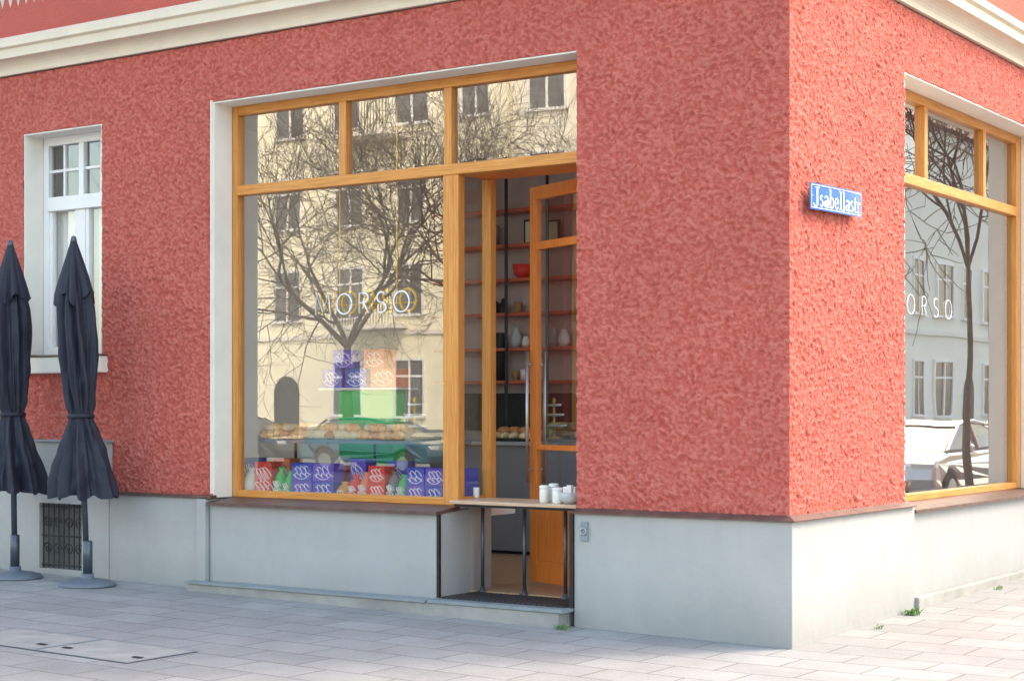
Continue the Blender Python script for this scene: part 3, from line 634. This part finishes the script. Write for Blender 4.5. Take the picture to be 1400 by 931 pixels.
LB={'croissant':('golden curved croissant in the rows on the window shelf','croissants on the window shelf'),'roll':('pale crusty roll in the rows on the window shelf','rolls on the window shelf'),'bun':('dark brown round bun in the rows on the window shelf','buns on the window shelf')}
for px in range(366,552,9):
    for r_ in (0,1):
        w_=.45+.17*r_; s=SA(px+random.uniform(-2,2),w_); sec='left' if px<430 else ('middle' if px<492 else 'right')
        kd={'left':'croissant','middle':'roll','right':'croissant'}[sec]
        if random.random()<.2: kd='bun'
        pastry(kd,-s,w_,zs,random.uniform(-.6,.6),LB[kd][0],LB[kd][1],random.uniform(.95,1.3))
for i,px in enumerate(range(370,548,11)):
    s=SA(px,.53); pastry('croissant' if i%3 else 'roll',-s,.54,zs+.055,random.uniform(-1,1),('golden croissant' if i%3 else 'pale roll')+' heaped on top of the rows on the window shelf',('croissants' if i%3 else 'rolls')+' heaped on the window shelf',1.1)
ta,tb_=SA(604,.42),SA(562,.42)
m=MB(); m.sb(ta,tb_,.41,.67,zs+.001,zs+.012); m.sb(ta,tb_,.41,.418,zs+.012,zs+.03); m.sb(ta,tb_,.662,.67,zs+.012,zs+.03); tag(m.build('serving_tray','slate'),'black serving tray on the right end of the pastry shelf','tray')
for i in range(6):
    s=ta+.05+(i%3)*(tb_-ta-.1)/2; pastry('roll',-s,.48+.12*(i//3),zs+.013,random.uniform(-.5,.5),'pale roll on the black tray at the right of the window shelf','rolls on the black tray',.8)
s=SA(567,.72); K=empty('tiered_stand',(-s,.72,zs),'gold and white tiered cake stand rising above the pastries','cake stand')
m=MB(); m.lathe(-s,.72,[(.05,zs),(.05,zs+.008),(.010,zs+.02),(.010,zs+.30),(.018,zs+.31),(.003,zs+.335)],14); m.build('stem','brass',K,smooth=True)
for z,r in ((.09,.105),(.18,.085),(.26,.06)):
    m=MB(); m.lathe(-s,.72,[(.01,zs+z),(r,zs+z+.006),(r+.006,zs+z+.024),(r,zs+z+.020),(.01,zs+z+.010)],24); m.build('tier','ceramic',K,smooth=True)
# bread baskets behind the side street window
for i,(t_,lb) in enumerate(((2.62,'left'),(3.02,'right'))):
    m=MB(); m.lathe(-.55,t_,[(.11,.80),(.13,.82),(.16,.93),(.165,.94),(.15,.94),(.12,.84),(.05,.82)],28)
    tag(m.build('bread_basket','wicker',smooth=True),'round wicker bread basket behind the side street window, %s one'%lb,'basket')
    for j in range(5):
        a=j*1.257; pastry('bun' if j%2 else 'roll',-.55+.06*math.cos(a),t_+.06*math.sin(a),.885+.012*(j%2),a,'bread in the %s wicker basket behind the side window'%lb,'bread in the %s basket'%lb,1.15)

# ================================================================== BACK OF SHOP
ws=3.70
sh=empty('shelving_unit',(-4.7,3.85,.17),'reddish wood wall shelves with black upright pipe seen through the open door','shelves')
for y in (285,333,380,427,475,520):
    z=ZA(y,4.6,ws); m=MB(); m.sb(3.5,5.6,ws,3.949,z-.03,z); m.build('shelf','shelf_wood',sh,bev=.003)
for px in (692,748):
    s=SA(px,ws-.03); m=MB(); m.tube([(-s,ws-.03,1.24),(-s,ws-.03,3.95)],.016,8); m.build('upright','black_steel',sh)
def onshelf(name,px,yb,ytop,r,prof,mt,label,cat,w_=ws+.1):
    s=SA(px,w_); z0=ZA(yb,4.6,ws); z1=max(z0+.05,ZA(ytop,s,w_)); m=MB(); m.lathe(-s,w_,[(r*a,z0+(z1-z0)*b) for a,b in prof],18)
    return tag(m.build(name,mt,smooth=True),label,cat)
bowl=[(.4,0),(.8,.35),(1,1),(.92,1),(.7,.45),(.2,.2)]; bot=[(.9,0),(1,.05),(1,.6),(.4,.75),(.35,1)]; vase=[(.6,0),(1,.3),(.9,.6),(.5,.9),(.6,1)]; can=[(1,0),(1,.97),(.9,1)]
onshelf('bowl',714,380,362,.10,bowl,'red','red bowl on a wall shelf behind the open door','bowl')
onshelf('bottle',676,427,405,.045,bot,'slate','black bottle on the wall shelf, left one of the two','bottle')
onshelf('bottle',688,427,408,.045,bot,'slate','black bottle on the wall shelf, right one of the two','bottle')
onshelf('vase',706,475,448,.06,vase,'ceramic_grey','pale grey vase on the wall shelf below the bottles','vase')
onshelf('pot',719,475,460,.045,vase,'ceramic','low white pot on the wall shelf below the bottles','pot')
onshelf('vase',757,475,448,.05,vase,'ceramic_grey','tall grey vase on the wall shelf behind the door glass, left','vase')
onshelf('vase',771,475,450,.06,vase,'ceramic','wide white vase on the wall shelf behind the door glass, right','vase')
onshelf('canister',684,520,455,.055,can,'slate','tall black canister on the lowest wall shelf','canister')
onshelf('tin',705,520,507,.04,can,'wicker','small brown tin on the lowest wall shelf','tin')
onshelf('tin',717,520,505,.04,can,'ceramic','small white tin on the lowest wall shelf','tin')
onshelf('tin',676,333,308,.05,can,'slategrey','grey tin on the second highest wall shelf, left','tin')
onshelf('jar',708,427,413,.04,can,'wicker','brown jar on the wall shelf right of the black bottles','jar')
onshelf('pot',676,475,458,.05,vase,'slategrey','dark grey pot on the wall shelf under the black bottles','pot')
def picture(px,yb,w_,hh,label):
    s=SA(px,ws+.15); z0=ZA(yb,4.6,ws); m=MB(); m.sb(s-w_/2,s+w_/2,ws+.14,ws+.16,z0,z0+hh); o=tag(m.build('picture_frame','slate'),label,'picture'); m=MB(); m.sb(s-w_/2+.02,s+w_/2-.02,ws+.135,ws+.139,z0+.02,z0+hh-.02); m.build('print','pale_pack',o)
picture(757,333,.14,.22,'small black framed picture on the shelf seen through the door glass')
picture(724,333,.12,.24,'narrow black framed picture beside the door edge on the shelf')
m=MB(); m.sb(3.6,5.6,3.90,3.948,1.30,1.66); tag(m.build('wall_panel','slate',bev=.004),'black panel on the wall under the lowest shelf','panel')
ct=empty('shop_counter',(-4.6,3.2,.17),'dark grey shop counter at the back of the shop','counter')
m=MB(); m.sb(3.5,5.7,3.1,3.6,.20,1.17); m.build('body','counter_grey',ct,bev=.005)
m=MB(); m.sb(3.5,5.7,3.13,3.6,.17,.20); m.build('base','slate',ct)
m=MB(); m.sb(3.45,5.75,3.06,3.64,1.171,1.205); m.build('top','ceramic_grey',ct,bev=.004)
s=SA(702,3.3); m=MB(); m.sb(s-.22,s+.22,3.18,3.45,1.2055,1.225); tag(m.build('serving_tray','slate',bev=.003),'dark tray of loaves on the back counter','tray')
for i in range(7): pastry('roll',-s-.15+.1*(i%4),3.28+.1*(i//4),1.226+(.0),PI/2+random.uniform(-.3,.3),'pale roll on the tray on the back counter','rolls on the counter tray',1.1)
for i in range(3): pastry('bun',-s-.12+.12*i,3.32,1.275,0,'dark bun heaped on the tray on the back counter','buns on the counter tray',1.2)

# ================================================================== WEEDS
def weed(x,y,label,n,sc,seed):
    rd=random.Random(seed); z0=gz(x,y)-.005; m=MB()
    for i in range(n):
        a=rd.uniform(0,2*PI); el=rd.uniform(.3,1.2); ln=sc*rd.uniform(.5,1); d=Vector((math.cos(a)*math.cos(el),math.sin(a)*math.cos(el),math.sin(el)))
        sd=d.cross(Vector((0,0,1))).normalized()*ln*.10; b=Vector((x+rd.uniform(-.05,.05)*sc*12,y+rd.uniform(-.03,.03),z0)); c1=b+d*ln*.5+Vector((0,0,ln*.1)); tip=b+d*ln-Vector((0,0,ln*.15))
        m.add([b,c1-sd,tip,c1+sd],[(0,1,2,3)])
    tag(m.build('weed','leaf'),label,'plant','weeds at the foot of the wall')
weed(-1.60,-.16,'small green weed at the wall foot below the doorway right edge',34,.07,1)
weed(.07,1.85,'larger green weed at the side wall foot below the end of the plinth',60,.09,2)
weed(.12,1.1,'small weed in the side pavement joint nearer the corner',22,.05,3)
weed(.12,3.6,'low weed at the side wall foot under the side window',24,.06,4)

# ================================================================== ACROSS THE STREET (what the panes mirror)
def town_house(label,loc,rz,W,H,mt,cols,seed,door=True,dep=10):
    Hs=empty('town_house',loc,label,'house',rz=rz); rd=random.Random(seed)
    m=MB(); m.box(-W/2,W/2,0,dep,0,H); m.build('wall',mt,Hs,local=True)
    m=MB(); m.box(-W/2-.01,W/2+.01,-.05,-.001,0,.9); m.build('base_course','plinth_dark',Hs,local=True)
    m=MB(); m.add([(-W/2,-.5,H),(W/2,-.5,H),(W/2,dep,H),(-W/2,dep,H),(-W/2,dep/2,H+4),(W/2,dep/2,H+4)],[(0,1,5,4),(2,3,4,5),(0,4,3),(1,2,5),(0,3,2,1)]); m.build('roof','roof_tile',Hs,local=True)
    m=MB(); m.box(-W/2-.015,W/2+.015,-.08,-.001,3.95,4.1); m.build('string_course','cream',Hs,local=True)
    m=MB(); m.box(-W/2-.02,W/2+.02,-.18,-.001,H-.35,H-.01); m.build('eaves_course','cream',Hs,local=True)
    p=W/cols; first=None; fl=3.3
    for r in range(int((H-1)/fl)):
        for c_ in range(cols):
            x=-W/2+p*(c_+.5); z=1.35+r*fl
            if r==0 and c_==cols//2 and door:
                m=MB(); m.box(x-.6,x+.6,-.06,-.02,0,2.1); m.add([(x+.6*math.cos(PI*i/10),yy,2.101+.6*math.sin(PI*i/10)) for yy in (-.06,-.02) for i in range(11)],[tuple(range(11)),tuple(range(11,22))]+[(i,i+11,i+12,i+1) for i in range(10)]); m.build('door','slate',Hs,local=True); continue
            if first is None:
                m=MB(); a,b,hh=.58,.58,1.75; m.box(-.66,-.58,-.07,-.001,0,hh); m.box(.58,.66,-.07,-.001,0,hh); m.box(-.66,.66,-.07,-.001,hh,hh+.09); m.box(-.72,.72,-.14,-.001,-.09,0)
                m.box(-.035,.035,-.05,-.021,0,hh); m.box(-.58,-.035,-.05,-.021,1.2,1.27); m.box(.035,.58,-.05,-.021,1.2,1.27)
                first=m.build('window','white_paint',Hs,local=True); first.location=(x,0,z)
                m=MB(); m.box(-.58,.58,-.02,-.003,0,hh); m.build('pane','dark_pane',first,local=True); fo=first
            else:
                fo=first.copy(); C.objects.link(fo); fo.parent=Hs; fo.location=(x,0,z); pc=first.children[0].copy(); C.objects.link(pc); pc.parent=fo
    for r in range(1,int((H-1)/fl)):
        x=-W/2+p*(rd.choice([1,2,cols-3])+1.0); z=1.0+r*fl; m=MB(); m.box(x-1.3,x+1.3,-1.15,-.001,z-.15,z)
        bl=m.build('balcony','cream',Hs,local=True); m=MB()
        for i in range(21): m.box(x-1.28+i*.127,x-1.26+i*.127,-1.13,-1.11,z,z+.951)
        m.box(x-1.3,x+1.3,-1.15,-1.09,z+.951,z+1.0); m.build('railing','iron',bl,local=True)
town_house('yellow plastered house across the main street, opposite the big shop window',(-36,-35,0),PI,19,16.5,'facade_yellow',7,1)
town_house('cream plastered house across the main street, nearer the crossing',(-17,-35.2,0),PI,18.9,15.5,'facade_cream',7,2)
town_house('pale house across the side street with arched door',(15,48,0),-PI/2,26,10.8,'facade_pale',11,3)
town_house('cream house across the side street nearer the corner',(15,24,0),-PI/2,21.8,11.5,'facade_cream',9,4)

def tree(x,y,H,seed,label,zb=0,k0=1.,tf=.24,sp=(45,75),last=3):
    rd=random.Random(seed); T=empty('street_tree',(x,y,zb),label,'tree','bare street trees')
    tr=MB(); th_=H*tf; pts=[(x+.05*math.sin(i*1.3),y+.05*math.cos(i),zb+th_*i/5) for i in range(6)]; tr.tube(pts,[H*.0125*k0*(1.25-.5*i/5) for i in range(6)],10); tr.build('trunk','bark',T,smooth=True)
    cr=MB()
    def br(p,d,ln,r,dp):
        pts=[p]; n=4; q=p.copy(); dd=d.copy()
        for i in range(n):
            dd=(dd+Vector((rd.uniform(-1,1),rd.uniform(-1,1),rd.uniform(-.6,.9)))*.18).normalized(); q=q+dd*ln/n; pts.append(q.copy())
        cr.tube(pts,[r*(1-.45*i/n) for i in range(n+1)],5 if dp<3 else 3,cap=False)
        if dp>=6: return
        k=(4,4,4,3,3,last)[dp-1]
        for i in range(k):
            f=rd.uniform(.35,1) if i else 1; j=min(n-1,int(f*n)); b=pts[j].lerp(pts[j+1],f*n-j) if f<1 else pts[-1]
            ax_=dd.orthogonal().normalized(); ax_.rotate(Matrix.Rotation(rd.uniform(0,2*PI),3,dd)); nd=dd.copy(); nd.rotate(Matrix.Rotation(R(rd.uniform(20,62)),3,ax_)); nd.z+=.03; nd.normalize()
            br(b,nd,ln*rd.uniform(.66,.88),max(.0085,r*.55),dp+1)
    top=Vector(pts[-1])
    for i in range(4):
        a=i*PI/2+rd.uniform(-.4,.4); e=R(rd.uniform(*sp)); br(top-Vector((0,0,.1)),Vector((math.cos(a)*math.cos(e),math.sin(a)*math.cos(e),math.sin(e))),H*.22,H*.0075*k0,1)
    cr.build('crown','bark',T)
tree(-27.5,-28,14,5,'bare tree across the street opposite the left half of the shop window',k0=.85,sp=(35,70))
tree(-20.5,-27.5,13.5,9,'bare tree across the street opposite the doorway',k0=.85,sp=(35,70))
tree(3.5,15.0,8.5,21,'bare tree at the kerb of the side street',zb=.14,k0=.5,tf=.42,sp=(55,82))

def car(x,y,rz,mt,label):
    K=empty('parked_car',(x,y,-.13),label,'car','cars parked at the kerbs',rz=rz)
    def loft(prof,wf,name,mt,par,bev=.05):
        n=len(prof); m=MB(); vs=[(px,-wf(pz),pz) for px,pz in prof]+[(px,wf(pz),pz) for px,pz in prof]
        m.add(vs,[tuple(range(n)),tuple(range(n,2*n))[::-1]]+[(i,(i+1)%n,(i+1)%n+n,i+n) for i in range(n)]); return m.build(name,mt,par,bev=bev,local=True)
    arch=lambda cx:[(cx-.36*math.cos(PI*i/8),.30+.36*math.sin(PI*i/8)) for i in range(9)]
    low=[(-2.12,.30)]+arch(-1.32)+arch(1.30)+[(2.1,.30),(2.18,.50),(2.12,.72),(1.95,.82),(1.3,.93),(-1.75,.98),(-2.10,.92),(-2.18,.6)]
    b=loft(low,lambda z:.86 if .5<z<.85 else (.84 if z<=.5 else .78),'body',mt,K,.07)
    loft([(-1.92,.96),(-1.45,1.30),(-.9,1.40),(-.2,1.43),(.30,1.38),(1.30,.92)],lambda z:.76 if z<1.1 else .60,'cabin_glass','dark_pane',K,.05)
    loft([(-1.42,1.325),(-1.2,1.40),(-.5,1.465),(.05,1.45),(.40,1.365),(-.2,1.41),(-.9,1.38)],lambda z:.62,'roof',mt,K,.02)
    for sy in (-1,1):
        for x0_,x1_ in ((-1.86,-1.40),(-.25,-.22),(1.26,.34)): 
            m=MB(); m.tube([(x0_,sy*.775,.96),(x1_,sy*.61,1.385)],.030,6); m.build('pillar',mt,K,local=True)
        m=MB(); m.box(.78,.98,sy*.98-.08,sy*.98+.08,.93,1.06); m.build('mirror',mt,K,bev=.03,local=True)
        m=MB(); m.box(2.0,2.13,sy*.62-.17,sy*.62+.17,.62,.76); m.build('headlight','lamp_clear',K,bev=.02,local=True)
        m=MB(); m.box(-2.19,-2.08,sy*.66-.13,sy*.66+.13,.68,.86); m.build('tail_light','lamp_red',K,bev=.02,local=True)
        for cx in (-1.32,1.30):
            m=MB(); m.tube([(cx,sy*.66,.31),(cx,sy*.86,.31)],.31,24); wl=m.build('wheel','tyre',K,bev=.03,local=True)
            m=MB(); m.tube([(cx,sy*.80,.31),(cx,sy*.872,.31)],.19,16); m.build('rim','steel',wl,local=True)
car(-28.3,-24.4,0,'car_black','black car parked across the street, furthest from the corner')
car(-23.2,-24.4,0,'car_teal','dark teal car parked across the street between two black cars')
car(-18.2,-24.4,PI,'car_black','black car parked across the street, nearest the corner')
car(5.35,18.4,-PI/2,'car_silver','silver car parked on the side street beside the bare tree')
car(5.35,28.8,-PI/2,'car_black','black car parked on the side street, furthest from the corner')
car(5.35,23.5,-PI/2,'car_white','white car parked on the side street between the silver and the black car')

# ================================================================== LIGHT, SKY, CAMERA
el,az=R(40),R(34)
wd_=bpy.data.worlds.new('World'); SC.world=wd_; wd_.use_nodes=True; n=wd_.node_tree.nodes; l=wd_.node_tree.links
sk=n.new('ShaderNodeTexSky'); sk.sky_type='NISHITA'; sk.sun_disc=False; sk.sun_elevation=el; sk.sun_rotation=az; sk.air_density=1.2; sk.dust_density=3.
tn=n.new('ShaderNodeVectorMath'); tn.operation='MULTIPLY'; tn.inputs[1].default_value=(1.11,1.03,.88); l.new(sk.outputs[0],tn.inputs[0])
l.new(tn.outputs[0],n['Background'].inputs[0]); n['Background'].inputs[1].default_value=.72
su=bpy.data.lights.new('sun','SUN'); su.energy=1.6; su.angle=R(10); su.color=(1,.95,.87)
so=bpy.data.objects.new('sun',su); C.objects.link(so); v=Vector((math.sin(az)*math.cos(el),math.cos(az)*math.cos(el),math.sin(el))); so.rotation_euler=v.to_track_quat('Z','Y').to_euler(); so.location=(10,10,20)
cd=bpy.data.cameras.new('camera'); cam=bpy.data.objects.new('camera',cd); C.objects.link(cam)
cam.location=(4.500,-9.713,1.5); cam.rotation_euler=(R(90),0,R(34.3)); cd.sensor_width=36; cd.lens=F/1400*36; cd.shift_y=94.5/1400; cd.clip_end=1000; cd.clip_start=.05
SC.camera=cam
SC.view_settings.view_transform='Standard'; SC.view_settings.look='None'; SC.view_settings.exposure=0
